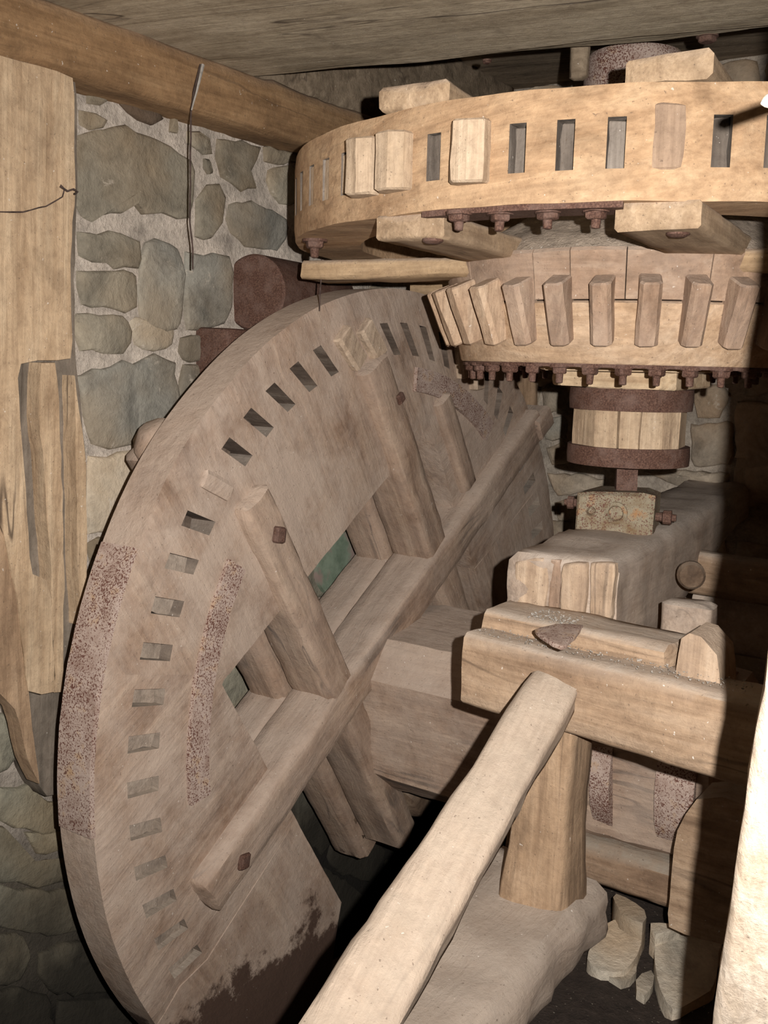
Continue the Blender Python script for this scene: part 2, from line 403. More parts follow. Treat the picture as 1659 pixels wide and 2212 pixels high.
M_left = wood('left_post_oak', (0, .04, 1), (.33, .22, .13), (.50, .36, .23), (.60, .46, .31), .3, crack=.8, blot=.6)
M_leftd = wood('left_post_grey', (0, .04, 1), (.09, .075, .058), (.17, .14, .11), (.26, .215, .17), .3, crack=.5)
M_plate = wood('wall_plate_oak', (0, 1, 0), (.17, .095, .045), (.30, .18, .09), (.40, .26, .14), .3, crack=.4, blot=.9)
M_ceil = wood('ceiling_board', (1, .2, 0), (.27, .21, .135), (.46, .38, .27), (.60, .51, .38), .2, crack=.8, blot=.9)
M_ceild = wood('dark_ceiling_wood', (1, .2, 0), (.13, .10, .065), (.25, .19, .13), (.36, .285, .20), .2, crack=.6)
M_near = wood('near_post_wood', (0, .3, 1), (.50, .39, .28), (.66, .54, .42), (.75, .64, .52), .2, crack=.2, blot=.4)
M_rust = rust('dark_rust'); M_spot = rust('spotted_rusty_iron', True)
M_stone = stone('grey_rubble', (.235, .205, .155)); M_stoneb = stone('blue_grey_rubble', (.235, .22, .185)); M_stoned = stone('brown_dark_stone', (.10, .075, .055))
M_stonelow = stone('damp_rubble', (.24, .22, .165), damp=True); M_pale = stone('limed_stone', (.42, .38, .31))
M_stoneback = stone('back_wall_rubble', (.40, .33, .25))
M_flag = stone('loose_flagstone', (.50, .44, .35))
M_mortar = mortar('lime_mortar'); M_mortarb = mortar('grey_mortar', (.55, .47, .38))
M_soil = soil('dark_earth', (.055, .040, .031), (.3, .26, .2)); M_debris = soil('plaster_dust_heap', (.50, .40, .31), (.75, .68, .58))
_g = NT('green_paint', .7); _n = _g.noise(_g.P, 18, 5, .7)
M_green = _g.done(_g.mix(_g.ramp(_g.noise(_g.P, 11, 4), [(.5, 0.0), (.62, .8)]), _g.ramp(_n, [(.3, (.13, .17, .12)), (.6, (.22, .27, .20))]), (.30, .2, .18)))
_g = NT('cobweb', .9); M_web = _g.done(_g.ramp(_g.noise(_g.P, 60, 3), [(.3, (.2, .18, .155)), (.7, (.4, .37, .33))]))
_g = NT('sooty_thread', .9); M_thread = _g.done(_g.ramp(_g.noise(_g.P, 60, 3), [(.3, (.03, .02, .015)), (.7, (.09, .06, .05))]))

# ------------------------------------------------------------------ setting: walls, ceiling, floor
CX, CY = -.99557, 2.63982                 # upright shaft axis
XW, ZC = -1.72755, 1.35286                # pit wheel face plane and axle height
XL, YB = -2.10, 3.92                      # left and back wall faces
def sheet(name, P, nu, nv, d, mat, amp, thick, sc=8, kind='structure'):
    vs, fs = [], []; d = Vector(d)
    for i in range(nu+1):
        for j in range(nv+1):
            p = Vector(P(i/nu, j/nv)); vs.append(p+d*(fz(p, sc)*amp+nz(p, sc*5)*amp*.3))
    for i in range(nu):
        for j in range(nv):
            a = i*(nv+1)+j; fs.append((a, a+1, a+nv+2, a+nv+1))
    # back and edges
    n0 = len(vs)
    cs = [Vector(P(u, v))-d*thick for u, v in ((0, 0), (0, 1), (1, 1), (1, 0))]
    vs += cs; fs.append((n0, n0+1, n0+2, n0+3))
    e = [[j for j in range(nv+1)], [i*(nv+1)+nv for i in range(nu+1)], [nu*(nv+1)+j for j in range(nv, -1, -1)], [i*(nv+1) for i in range(nu, -1, -1)]]
    for k in range(4): fs.append(tuple(e[k][::-1])+(n0+k, n0+(k+1) % 4))
    o = obj(name, vs, fs, mat, sharp=60); tag(o, kind=kind); return o
wall_left = sheet('wall_left', lambda u, v: (XL, -1.2+5.3*u, -.2+3.9*v), 130, 96, (1, 0, 0), M_mortar, .006, .4)
wall_back = sheet('wall_back', lambda u, v: (XL-.3+4.2*u, YB, -.2+3.9*v), 90, 80, (0, -1, 0), M_mortarb, .012, .4)
wall_right = sheet('wall_right', lambda u, v: (1.8, -1.2+5.3*u, -.2+3.9*v), 24, 20, (-1, 0, 0), M_mortarb, .015, .3)
wall_front = sheet('wall_front', lambda u, v: (XL+4*u, -1.3, -.2+3.9*v), 20, 20, (0, 1, 0), M_mortarb, .015, .3)
def floor_z(x, y):
    t = min(1, max(0, (x+1.28-.1*nz((x*2, y*2, 0)))/.22)); t = t*t*(3-2*t)
    r = .02+.84*t
    return r
vs, fs = [], []; nu, nv = 84, 104
for i in range(nu+1):
    for j in range(nv+1):
        x = -2.45+4.3*i/nu; y = -1.3+5.3*j/nv; vs.append((x, y, floor_z(x, y)+fz((x, y, 0), 5)*.03+nz((x, y, 3), 22)*.01))
for i in range(nu):
    for j in range(nv):
        a = i*(nv+1)+j; fs.append((a, a+1, a+nv+2, a+nv+1))
floor = obj('floor', vs, fs, M_soil, sharp=70, origin=(0, 0, 0)); tag(floor, kind='structure')

# stones of the left wall, outlines on the wall face
def wstone(poly, mat=M_stone, th=.012, wall=None, ax='x', val=XL, nrm=(1, 0, 0), seed=None, dome=.002, **kw):
    pts = [at(x, y, ax, val) for x, y in poly]
    return poly_slab('stone', pts, nrm, th, mat, wall or wall_left, seed=seed if seed is not None else len(bpy.data.objects), dome=dome, jag=.009, rough=.009, grow=1.025, inset=.009, **kw)
S, B_, D_, L_, P_ = M_stone, M_stoneb, M_stoned, M_stonelow, M_pale
for poly, m in [
    ([(183,175),(205,178),(238,195),(240,222),(215,240),(185,228)], S), ([(166,232),(205,240),(228,262),(222,275),(164,282)], S),
    ([(255,200),(290,212),(340,235),(347,265),(325,272),(270,248),(254,225)], D_), ([(366,245),(378,258),(378,292),(366,292)], S),
    ([(160,298),(240,272),(290,285),(340,305),(385,330),(412,345),(412,430),(400,470),(380,480),(350,462),(325,458),(310,468),(285,440),(262,460),(195,478),(175,468),(160,440)], S),
    ([(400,280),(425,282),(455,300),(455,340),(440,338),(402,310)], S), ([(435,342),(455,345),(458,378),(440,382),(433,362)], S),
    ([(468,300),(520,305),(562,315),(556,345),(542,370),(550,408),(520,412),(500,395),(470,385),(464,340)], S),
    ([(565,318),(635,330),(640,350),(600,352),(572,352)], S), ([(578,362),(632,360),(640,440),(605,442),(585,422),(574,390)], S),
    ([(428,405),(470,398),(484,420),(476,480),(455,517),(422,514),(418,470)], S), ([(492,440),(540,435),(590,452),(615,470),(618,520),(600,545),(530,532),(500,505),(486,478)], M_stoneb),
    ([(166,500),(230,503),(300,518),(307,560),(292,578),(200,572),(166,547)], S),
    ([(312,520),(360,520),(380,540),(392,560),(390,700),(382,712),(330,716),(300,700),(297,600)], B_),
    ([(398,548),(490,555),(497,590),(490,690),(480,708),(402,714),(396,650)], B_),
    ([(166,585),(285,585),(295,600),(292,668),(265,676),(225,665),(200,660),(175,665),(164,620)], S),
    ([(164,678),(210,680),(240,682),(280,688),(286,742),(270,768),(200,755),(164,765)], S),
    ([(392,730),(460,712),(486,712),(484,768),(395,782),(383,755)], B_),
    ([(160,812),(200,800),(280,780),(330,765),(375,785),(382,880),(360,920),(280,958),(230,972),(195,965),(185,900),(165,850)], B_),
    ([(392,790),(486,778),(490,830),(440,885),(400,897),(383,870)], B_), ([(190,985),(230,985),(300,965),(345,960),(350,1000),(310,1080),(240,1150),(188,1150),(186,1080)], P_),
    ([(188,1165),(240,1160),(225,1230),(190,1245)], S), ([(270,690),(380,690),(376,752),(330,758),(292,748)], P_),
    ([(715,560),(830,565),(905,580),(892,605),(800,603),(720,590)], S), ([(800,618),(880,640),(960,612),(1000,680),(920,700),(800,655)], S),
    ([(905,590),(990,585),(990,640),(965,605)], S),
    # low down, left of the wheel
    ([(-20,1540),(40,1545),(48,1600),(40,1640),(-20,1680)], L_), ([(-10,1700),(60,1690),(100,1735),(150,1725),(160,1780),(90,1805),(30,1785),(-20,1765)], L_),
    ([(-20,1785),(30,1800),(40,1840),(75,1855),(165,1850),(170,1905),(100,1910),(-20,1905)], L_), ([(-20,1915),(60,1918),(190,1915),(215,1990),(120,2020),(40,2008),(-20,2000)], L_),
    ([(-20,2012),(50,2020),(70,2068),(40,2122),(-20,2132)], L_), ([(80,2060),(130,2030),(215,2040),(260,2080),(235,2142),(120,2150),(80,2112)], L_),
    ([(-20,2142),(70,2132),(112,2165),(108,2240),(-20,2240)], L_), ([(122,2165),(205,2155),(300,2160),(350,2240),(122,2240)], L_), ([(50,1800),(165,1795),(160,1840),(75,1842)], L_),
    ([(-120,1540),(-30,1540),(-30,1690),(-120,1700)], L_), ([(-120,1710),(-30,1700),(-30,1900),(-120,1890)], L_), ([(-120,1910),(-30,1910),(-30,2120),(-120,2110)], L_),
    # seen through the pit wheel
    ([(635,1690),(685,1670),(738,1740),(730,1790),(695,1850),(640,1790)], L_), ([(742,1755),(805,1785),(830,1850),(795,1905),(720,1880),(705,1850)], L_),
    ([(560,1380),(640,1360),(640,1440),(560,1470)], L_), ([(470,1400),(548,1390),(548,1530),(470,1540)], L_), ([(620,1200),(700,1120),(760,1100),(780,1180),(700,1290),(620,1290)], L_),
    ([(780,1080),(860,1040),(900,1120),(880,1190),(790,1180)], L_), ([(905,900),(990,900),(990,1060),(915,1060)], L_), ([(830,1860),(930,1840),(960,1940),(850,1960)], L_),
    ([(640,1870),(700,1870),(780,1930),(760,2010),(650,1990)], L_), ([(1000,1000),(1060,960),(1100,1100),(1010,1120)], L_)]:
    wstone(poly, m)
# loose grid of further stones outside the traced part of the left and back walls
def random_courses(wall, ax, val, nrm, u0, u1, z0, z1, mat, keep, seed):
    rnd = random.Random(seed); z = z0
    while z < z1:
        h = rnd.uniform(.1, .19); u = u0+rnd.uniform(-.1, 0)
        while u < u1:
            w_ = rnd.uniform(.14, .34); a, b = u+.012, u+w_-.012; c, d = z+.01, z+h-.012
            if keep((a+b)/2, (c+d)/2):
                j = lambda: rnd.uniform(-.02, .02)
                q = [(a+j(), c+j()), ((a+b)/2, c+j()*.5), (b+j(), c+j()), (b+j()*.5, (c+d)/2), (b+j(), d+j()), ((a+b)/2, d+j()*.5), (a+j(), d+j()), (a+j()*.5, (c+d)/2)]
                pts = [V(val, p, r) if ax == 'x' else V(p, val, r) for p, r in q]
                poly_slab('stone', pts, nrm, .014, mat, wall, seed=rnd.random()*50, rough=.008, dome=.006, res=.05, jag=.007)
            u += w_
        z += h
def inpic(p, m=60):
    d = (p-CAM).dot(FW)
    if d < .1: return False
    x = W/2+F_PX*(p-CAM).dot(RT)/d; y = H/2-F_PX*(p-CAM).dot(UP)/d
    return -m < x < W+m and -m < y < H+m
random_courses(wall_left, 'x', XL, (1, 0, 0), -.8, 1.5, .2, 3.0, M_stonelow, lambda u, z: not inpic(V(XL, u, z), 150), 3)
# back wall
for poly, m in [([(1125,790),(1180,800),(1205,826),(1170,834),(1128,826)], 0), ([(1120,840),(1150,835),(1166,845),(1164,892),(1122,880)], 0), ([(1172,838),(1226,836),(1226,890),(1180,896)], 0),
    ([(1165,905),(1226,900),(1228,948),(1178,952)], 1), ([(1180,962),(1232,958),(1236,1000),(1190,1004)], 0), ([(1185,1022),(1265,1025),(1310,1035),(1300,1060),(1203,1070)], 0),
    ([(1200,1085),(1250,1078),(1262,1120),(1205,1125)], 0), ([(1498,842),(1550,828),(1582,855),(1555,905),(1505,905)], 0), ([(1492,915),(1585,915),(1580,1005),(1498,1008)], 0),
    ([(1552,760),(1605,760),(1605,820),(1565,835)], 1), ([(1390,1018),(1480,1016),(1578,1020),(1580,1046),(1480,1052)], 0), ([(1608,770),(1680,770),(1680,850),(1612,860)], 0),
    ([(1592,870),(1680,870),(1680,990),(1590,990)], 0), ([(1590,1005),(1690,1000),(1690,1090),(1595,1090)], 0)]:
    wstone(poly, (M_stoneback, M_pale)[m], .02, wall_back, 'y', YB, (0, -1, 0), dome=.01)
random_courses(wall_back, 'y', YB, (0, -1, 0), -2.1, 1.6, .3, 3.7, M_stoneback,
               lambda u, z: not (-1.98 < u < -1.0 and 1.78 < z < 2.32), 5)

# ceiling: one very wide floorboard carried on the wall plate, thinner boards beyond it, dark boards high up
ceiling = sheet('ceiling', lambda u, v: (XL-.2+4.2*u, -1.4+5.5*v, 3.46), 30, 30, (0, 0, -1), M_ceild, .006, .05)
def board(poly3, th, mat, parent, name='board', **kw): return poly_slab(name, poly3, (0, 0, -1), 0.0, mat, parent, back=th, rough=.008, jag=.004, inset=.008, res=.05, **kw)
e0 = at(560, 165, 'z', 3.12); e1 = at(1659, 56, 'z', 3.12)
dr = (e1-e0).normalized(); dr.z = 0
A0, A1_ = e0-dr*.5, e0+dr*3.2
pr = Vector((-dr.y, dr.x, 0))
def wob(a, b, n, amp, sd):
    return [a+(b-a)*(i/n)+pr*(nz(((a+(b-a)*(i/n))*3+V(sd, 0, 0)))*amp) for i in range(n+1)]
far = wob(A0, A1_, 30, .05, 2)
board([*far, A1_-pr*.9, A0-pr*.9], .10, M_ceil, ceiling, seed=4)
board([A0-pr*.91, A1_-pr*.91, A1_-pr*1.8, A0-pr*1.8], .10, M_ceil, ceiling, seed=5)
up1 = V(0, 0, .028)
far2 = wob(A0+pr*.075+up1, A1_+pr*.16+up1, 26, .05, 8)
board([*far2, A1_-pr*.06+up1, A0-pr*.06+up1], .05, M_ceil, ceiling, seed=7)
up2 = V(0, 0, .075)
far3 = wob(A0+pr*.15+up2, A1_+pr*.30+up2, 26, .04, 12)
board([*far3, A1_+pr*.02+up2, A0+pr*.02+up2], .05, M_ceil, ceiling, seed=9)
up3 = V(0, 0, .16)
board([*wob(A0+pr*.42+up3, A1_+pr*.50+up3, 20, .05, 15), A1_+pr*.1+up3, A0+pr*.1+up3], .05, M_ceild, ceiling, seed=12)
pk = at(1230, 90, 'z', 3.17)
timber('block', pk+pr*.12+V(0, 0, -.055), pk+pr*.12+V(0, 0, .06), .05, .04, M_ceild, ceiling, up=(0, 1, 0), seg=.02)
for x, y, r in ((1052, 132, .011), (1528, 78, .024), (345, 103, .012)):
    q = at(x, y, 'z', 3.15 if x > 400 else 3.115); nut('bolt', q, (0, 0, -1), r*.75, r*.7, M_rust, ceiling, stud=x < 400)
# dark timbers and boards seen between ceiling and great wheel
for k, (x0, x1, y, z0, z1) in enumerate([(-1.62, -1.18, 3.35, 2.92, 3.16), (-1.16, -.98, 3.3, 2.9, 3.17), (-1.98, -1.64, 3.42, 2.9, 3.2), (-.60, -.1, 3.3, 2.9, 3.4)]):
    o = timber('packing_board', (x0, y, (z0+z1)/2), (x1, y+.03, (z0+z1)/2), .05, z1-z0, M_ceild if k != 1 else M_ceil, seg=.05, rough=.006, seed=k)
    tag(o, ['dark board behind the great spur wheel under the ceiling, longest one', 'short brown board beside the rusty drum under the ceiling', 'dark board in the corner above the left end of the spur wheel', 'dark weathered board at the right under the ceiling behind the wheel rim'][k], 'board', 'boards under the ceiling behind the spur wheel')
o = timber('trim_1', (XL+.03, 1.9, 3.30), (XL+.03, 3.88, 3.30), .07, .33, M_ceild, seed=77, rough=.008); tag(o, kind='structure')
# ------------------------------------------------------------------ left wall plate and left post
o = timber('wall_plate', (XL+.045, -.9, 3.050), (XL+.045, 3.7, 3.050), .16, .148, M_plate, ch=.014, rough=.006, seed=3)
tag(o, 'orange-brown oak beam running under the ceiling along the stone wall', 'beam')
XP = -1.985
post = empty('wall_post', at(90, 1730, 'x', XP-.04))
tag(post, 'tall pale oak post with two long slots, against the stone wall at far left', 'post')
def pface(name, poly, mat, th=.0, x=XP, back=.05, **kw): return poly_slab(name, [at(a, b, 'x', x) for a, b in poly], (1, 0, 0), th, mat, post, concave=True, back=back, rough=.003, jag=.003, inset=.005, res=.04, **kw)
pface('post_body', [(-220,60),(0,118),(165,165),(168,400),(160,600),(165,780),(186,1000),(188,1280),(170,1400),(135,1520),(140,1720),(95,1728),(60,1640),(35,1520),(-40,1480),(-260,1450)], M_leftd, x=XP-.045, back=.07, seed=3)
pface('face_board', [(-220,60),(0,118),(160,162),(163,400),(152,560),(158,779),(124,779),(82,779),(38,779),(43,900),(55,1060),(64,1200),(66,1250),(104,1245),(112,1300),(120,1500),(60,1500),(40,1300),(0,1120),(-60,1060),(-260,1000)], M_left, seed=5)
pface('slot_cheek', [(84,779),(123,779),(130,950),(136,1100),(139,1240),(136,1500),(118,1500),(110,1240),(98,1060),(86,900)], M_left, seed=8)
pface('slot_cheek', [(160,800),(166,850),(186,1000),(188,1240),(176,1360),(168,1240),(164,1000)], M_left, seed=9)
pface('lower_strip', [(-200,1060),(0,1110),(40,1310),(62,1500),(88,1700),(60,1640),(36,1530),(-30,1470),(-220,1420)], M_postb, seed=10, x=XP-.005)
# ------------------------------------------------------------------ pit wheel (one thing with its oak axle)
pw = empty('pit_wheel', (XW, CY, ZC-1.21))
tag(pw, 'huge upright wooden pit wheel with square cog slots and crossed arms, thick with dust', 'gear wheel')
def wp(u, v, x=XW): return V(x, CY+u, ZC+v)
def wst(Sx, T, x=XW): return wp(Sx*CA-T*SA, Sx*SA+T*CA, x)
RO, RM = 1.2093, 1.0665
PIT = .10059; PHI0 = math.pi+.40882
phis = [PHI0-k*PIT for k in range(-20, 42)]          # clockwise from the low near side over the top
def rin(phi):
    a = (math.degrees(phi)) % 360; c = phi-AR
    r = .575/max(abs(math.cos(c)), abs(math.sin(c)))
    if 249 < a < 330: r = .97+.02*nz((phi*3, 0, 0))
    return min(r, .975)
_sk = [(40, 0), (60, 30), (83, 38), (95, 38), (100, 35), (112, 28), (123, 25), (134, 16), (145, 12.5), (151, 11), (163, 1), (169, -1), (181, -9), (186, -16), (203, -19), (240, -15), (270, 0)]
def skew(phi):
    return math.radians(float(np.interp(math.degrees(phi) % 360, [p[0] for p in _sk], [p[1] for p in _sk], left=0, right=0)))
fel_edges = [k for k in (-20, -9, -1, 7, 15, 23, 31, 41)]
def mid(k): return PHI0-(k-.5)*PIT
for e in range(len(fel_edges)-1):
    k0, k1 = fel_edges[e], fel_edges[e+1]
    if e == len(fel_edges)-2: k1 += 1
    Aa = []; hole_i = []
    g = .0
    for k in range(k0, k1):
        a_hi = PHI0-(k-.5)*PIT; c = PHI0-k*PIT
        wv = .0185+.002*nz((k*1.3, 2, 0))
        pts = [a_hi, a_hi-PIT*.17, c+wv]
        if k == k0: pts[0] -= g
        Aa += pts; hole_i.append((len(Aa)-1, k)); Aa += [c-wv, c-PIT*.33]
    Aa.append(PHI0-(k1-.5)*PIT+g)
    Bb = [0, .2, .4, .6, .8, 1.0, 1.001, 2.0, 2.3, 2.6, 3.0]     # station: inner part, mortise band, outer part
    rA, rB = RM-.052, RM+.044
    prd = .0006*math.sin(e*2.1)
    def Fw(a, b, d, prd=prd):
        ri = rin(a)
        if b <= 1: r = ri+(rA-ri)*b
        elif b <= 2: r = rA+(rB-rA)*(b-1)
        else: r = rB+(RO+.004*nz((math.cos(a)*4, math.sin(a)*4, 0))-rB)*(b-2)
        rc = min(max(r, rA), rB); g_ = b if b < 1 else (3-b if b > 2 else 1)
        a = a+math.tan(skew(a))*(rc-RM)/RM*max(0, g_)
        return wp(math.cos(a)*r, math.sin(a)*r, XW-d+prd)
    Bb = [0, .25, .5, .75, 1.0, 2.0, 2.35, 2.7, 3.0]
    holes = {(i, 4) for i, k in hole_i if k > -2}
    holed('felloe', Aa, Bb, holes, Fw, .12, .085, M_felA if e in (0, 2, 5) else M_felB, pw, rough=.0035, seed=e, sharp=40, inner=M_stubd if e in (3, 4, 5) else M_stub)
COG_W = {6: 0}
def wheel_frame(k):
    a = PHI0-k*PIT; er = V(0, math.cos(a), math.sin(a)); et = V(0, -math.sin(a), math.cos(a)); return a, er, et
cogprof = lambda w_, h, c=.28: [(-w_/2, 0), (-w_/2, h*.62), (-w_*c, h), (w_*c, h), (w_/2, h*.62), (w_/2, 0)]
for k in range(-1, 42):
    a, er, et = wheel_frame(k); c = V(XW, CY, ZC)+er*RM; ds = skew(a)
    er, et = er*math.cos(ds)+et*math.sin(ds), et*math.cos(ds)-er*math.sin(ds); cs_ = math.cos(ds)
    if k in (17, 18, 23, 24):
        prism('cog', cogprof(.066, .026, .38), c, et, V(1, 0, 0), er, .125, M_cogpale, pw)
    elif k == 11:
        prism('cog', cogprof(.045, .012), c, et, V(1, 0, 0), er, .105, M_felA, pw)
    else:
        dd = .070+.012*nz((k*2.2, 1, 0)) if k > 9 else .020+.010*nz((k*1.7, 5, 0))
        if k in (8, 7, 9, 6): dd = .030
        prism('cog_stub', [(-.0196*cs_, -.03), (-.0196*cs_, 0), (.0196*cs_, .0), (.0196*cs_, -.03)], c-V(dd, 0, 0)-er*.004, et, V(1, 0, 0), er, .0955/cs_, M_stub if k < 10 else M_stubd, pw, rough=.004, bev=.004)
# arms: front pair laid over the rim face, rear pair behind it
XF = XW+.045
def arm(S0, T0, S1, T1, w_, x0, x1, mat, name='arm', **kw):
    xm = (x0+x1)/2; return timber(name, wst(S0, T0, xm), wst(S1, T1, xm), w_, abs(x1-x0), mat, pw, up=(1, 0, 0), **kw)
arm(-.93, .172, 1.17, .172, .125, XW-.115, XF+.006, M_wheelA, seed=1, ch=.012, rough=.006)
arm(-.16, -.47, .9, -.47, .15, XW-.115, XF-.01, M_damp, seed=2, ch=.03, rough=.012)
arm(-1.10, .15, 1.12, .15, .13, XW-.27, XW-.125, M_wheelA, 'rear_arm', seed=3, ch=.01)
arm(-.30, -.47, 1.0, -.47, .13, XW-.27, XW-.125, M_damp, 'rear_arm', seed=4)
def bprof(t): return (1-.35*max(0, (.08-t)/.08), -.075, .075)
def barm(Sc, w_, T0, T1, sd):
    arm(Sc, T0, Sc, T1, w_, XW-.115, XF-.004, M_wheelB, seed=sd, ch=.012, rough=.007)
barm(-.25, .112, .92, -.50, 5); barm(.372, .125, .93, -.5, 6)
arm(-.282, 1.09, -.27, -.6, .13, XW-.27, XW-.125, M_wheelB, 'rear_arm', seed=7, ch=.02)
arm(.36, 1.09, .36, -.6, .135, XW-.27, XW-.125, M_wheelB, 'rear_arm', seed=8, ch=.02)
# lugs of the rear arms showing beyond the rim, end block of the long arm
arm(-.275, 1.0, -.275, 1.115, .14, XW-.25, XW-.125, M_wheelB, 'arm_end', seed=9, ch=.045, seg=.02)
arm(1.13, .165, 1.235, .165, .09, XW-.06, XF+.02, M_wheelA, 'arm_end', seed=10, ch=.012, seg=.02)
arm(1.12, .08, 1.22, .08, .07, XW-.1, XW-.0, M_wheelA, 'arm_end', seed=12, ch=.012, seg=.02)
arm(.66, .62, .665, .26, .085, XW-.02, XW+.028, M_wheelB, 'wedge_strip', seed=13, ch=.014)
# iron straps
def arc_strap(r0, r1, a0, a1, x0, x1, name='iron_strap', n=26):
    vs, fs, rg = [], [], []
    for i in range(n+1):
        a = math.radians(a0+(a1-a0)*i/n); c, s_ = math.cos(a), math.sin(a)
        q = [wp(c*r0, s_*r0, x0), wp(c*r1, s_*r1, x0), wp(c*r1, s_*r1, x1), wp(c*r0, s_*r0, x1)]
        rg.append([len(vs)+k for k in range(4)]); vs += [p+V(nz(p, 30)*.002, 0, 0) for p in q]
    for a, b in zip(rg, rg[1:]): bridge(vs, fs, a, b)
    fs += [tuple(rg[0]), tuple(rg[-1])]
    o = obj(name, vs, fs, M_spot, pw); o['label'] = 'pitted rusty iron strap'; return o
arc_strap(.855, .922, 147.5, 186.5, XW-.004, XW+.012)
arc_strap(.905, .980, 86, 53.5, XW-.004, XW+.012)
arc_strap(RO-.004, RO+.009, 152.3, 183.7, XW-.113, XW-.002)
for u, v, r in ((-.637, .544, .021), (-.768, -.30, .02), (-.085, .886, .016)):
    p = wp(u, v, XF+.004); e = wst(1, 0, 0)-wst(0, 0, 0); f = wst(0, 1, 0)-wst(0, 0, 0)
    o = prism('bolt_head', [(-r, 0), (-r, .007), (-r*.6, .011), (r*.6, .011), (r, .007), (r, 0)], p, (e-f).normalized() if r > .018 else e, V(1, 0, 0), (e+f).normalized() if r > .018 else f, 2*r, M_rust, pw); o['label'] = 'square rusty bolt head'
# axle: square oak shaft with worn corners, iron hoops on the neck
SY, SZ = CY+.07, ZC-.075
ro = []
for i in range(8): ro.append(math.radians(22.5+45*i))
def octo(x, half, cham=.55):
    out = []
    for sy, sz in ((1, cham), (cham, 1), (-cham, 1), (-1, cham), (-1, -cham), (-cham, -1), (cham, -1), (1, -cham)): out.append(V(x, SY+half*sy, SZ+half*sz))
    th = math.radians(8)
    return [V(x, SY+(p.y-SY)*math.cos(th)-(p.z-SZ)*math.sin(th), SZ+(p.y-SY)*math.sin(th)+(p.z-SZ)*math.cos(th)) for p in out]
vs, fs, rings = [], [], []
for i in range(41):
    x = XL-.3+(1.43+.3)*i/40; h = .255 if x < -1.02 else .235
    o8 = octo(x, h, .62); ring = []
    for q in range(8):
        for t in (0, .34, .67):
            p = o8[q].lerp(o8[(q+1) % 8], t); c = V(x, SY, SZ); p = p+(p-c).normalized()*(fz(p, 7)*.008+nz(p, 30)*.003)
            ring.append(len(vs)); vs.append(p)
    rings.append(ring)
for a, b in zip(rings, rings[1:]): bridge(vs, fs, a, b)
fs += [tuple(rings[0]), tuple(rings[-1])]
axle = obj('axle', vs, fs, M_shaft, pw, sharp=35); axle['label'] = 'thick oak axle with flattened corners'
for x0, x1 in ((-.975, -.92), (-.80, -.70)):
    o = lathe('hoop', (x0, SY, SZ), (1, 0, 0), [(.240, 0), (.262, 0), (.264, x1-x0), (.240, x1-x0)], M_spot, pw, n=36, wob=.02); o['label'] = 'rusty iron hoop on the axle neck'
# ------------------------------------------------------------------ upright shaft with great spur wheel, wallower and footstep drum
us = empty('upright_shaft', (CX, CY, 2.02))
tag(us, 'upright mill shaft with big horizontal cogged rim, smaller toothed wallower and hooped drum', 'gear shaft')
def cy_(r, a, z): return V(CX+r*math.cos(a), CY+r*math.sin(a), z)
vs, fs, rings = [], [], []
for z in np.linspace(2.36, 2.89, 12):
    ring = []
    for i in range(16):
        a = 2*math.pi*i/16; r = .135*(1 if i % 2 else .985); p = cy_(r, a, z); ring.append(len(vs)); vs.append(p+V(nz(p, 9), nz(p+V(3, 0, 0), 9), 0)*.006)
    rings.append(ring)
for a, b in zip(rings, rings[1:]): bridge(vs, fs, a, b)
fs += [tuple(rings[0]), tuple(rings[-1])]
obj('shaft', vs, fs, M_stave, us)
SR, ZB_, ZT = .90, 2.640, 2.840
SP = math.radians(5.729); S0 = math.radians(-78.35)     # a slot centre
A_, hs = [], {}
NS = 62; SPA = 2*math.pi/NS
# visible slots use the measured pitch; the ring is closed at the back
slot_a = [S0+(k)*SP for k in range(-30, 32)]
edge0 = slot_a[0]-SP/2; rem = 2*math.pi-SP*62
A_.append(edge0-rem)
for k, a in enumerate(slot_a):
    hw = math.radians(1.04)
    A_ += [a-SP/2, a-SP*.34, a-hw]; hs[k-30] = len(A_)-1; A_ += [a+hw, a+SP*.34]
A_.append(slot_a[-1]+SP/2)
COGS = {-2, -4, -5, 2, 9, 12}
z_lo, z_hi = 2.696, 2.784
Bz = [ZB_, ZB_+.028, z_lo, z_hi, ZT-.028, ZT]
def Fs(a, z, d):
    wv = .004*nz((math.cos(a)*6, math.sin(a)*6, 4)) if z in (ZB_, ZT) else 0
    return cy_(SR-d, a, z+wv)
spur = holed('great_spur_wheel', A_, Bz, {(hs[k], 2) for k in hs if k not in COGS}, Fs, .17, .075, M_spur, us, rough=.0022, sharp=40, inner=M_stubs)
spur['label'] = 'great spur wheel: golden oak rim pierced by cog slots, only a few cogs left'
for k in hs:
    a = S0+k*SP; er = V(math.cos(a), math.sin(a), 0); et = V(-math.sin(a), math.cos(a), 0); c = cy_(SR, a, 2.740)
    if k in COGS:
        w_ = .074 if k != 2 else .052; h = .045 if k != 2 else .006; L = .112 if k != -2 else .114
        zz = 2.738 if k != 2 else 2.748
        prism('cog', [(-w_/2, -.01), (-w_/2, h*.55), (-w_*.30, h), (w_*.14, h), (w_/2, h*.6), (w_/2, -.01)] if k != 2 else [(-w_/2, -.01), (-w_/2, h*.3), (-w_*.3, h), (w_*.3, h), (w_/2, h*.3), (w_/2, -.01)], cy_(SR-.002, a, zz), et, er, V(0, 0, 1), L, M_spurcog if k != 2 else M_spurcogd, spur)
    else:
        dd = .022+.02*(nz((k*1.9, 3, 0))+.3)
        if k in (-6, -7, -8, -9, -10): dd = .004
        if k in (-3,): dd = .008
        prism('cog_stub', [(-.0150, -.02), (-.0150, 0), (.0150, .0), (.0150, -.02)], cy_(SR-dd, a, 2.740), et, er, V(0, 0, 1), .085, M_stubs if k > -6 else M_spurcog, spur, bev=.002)
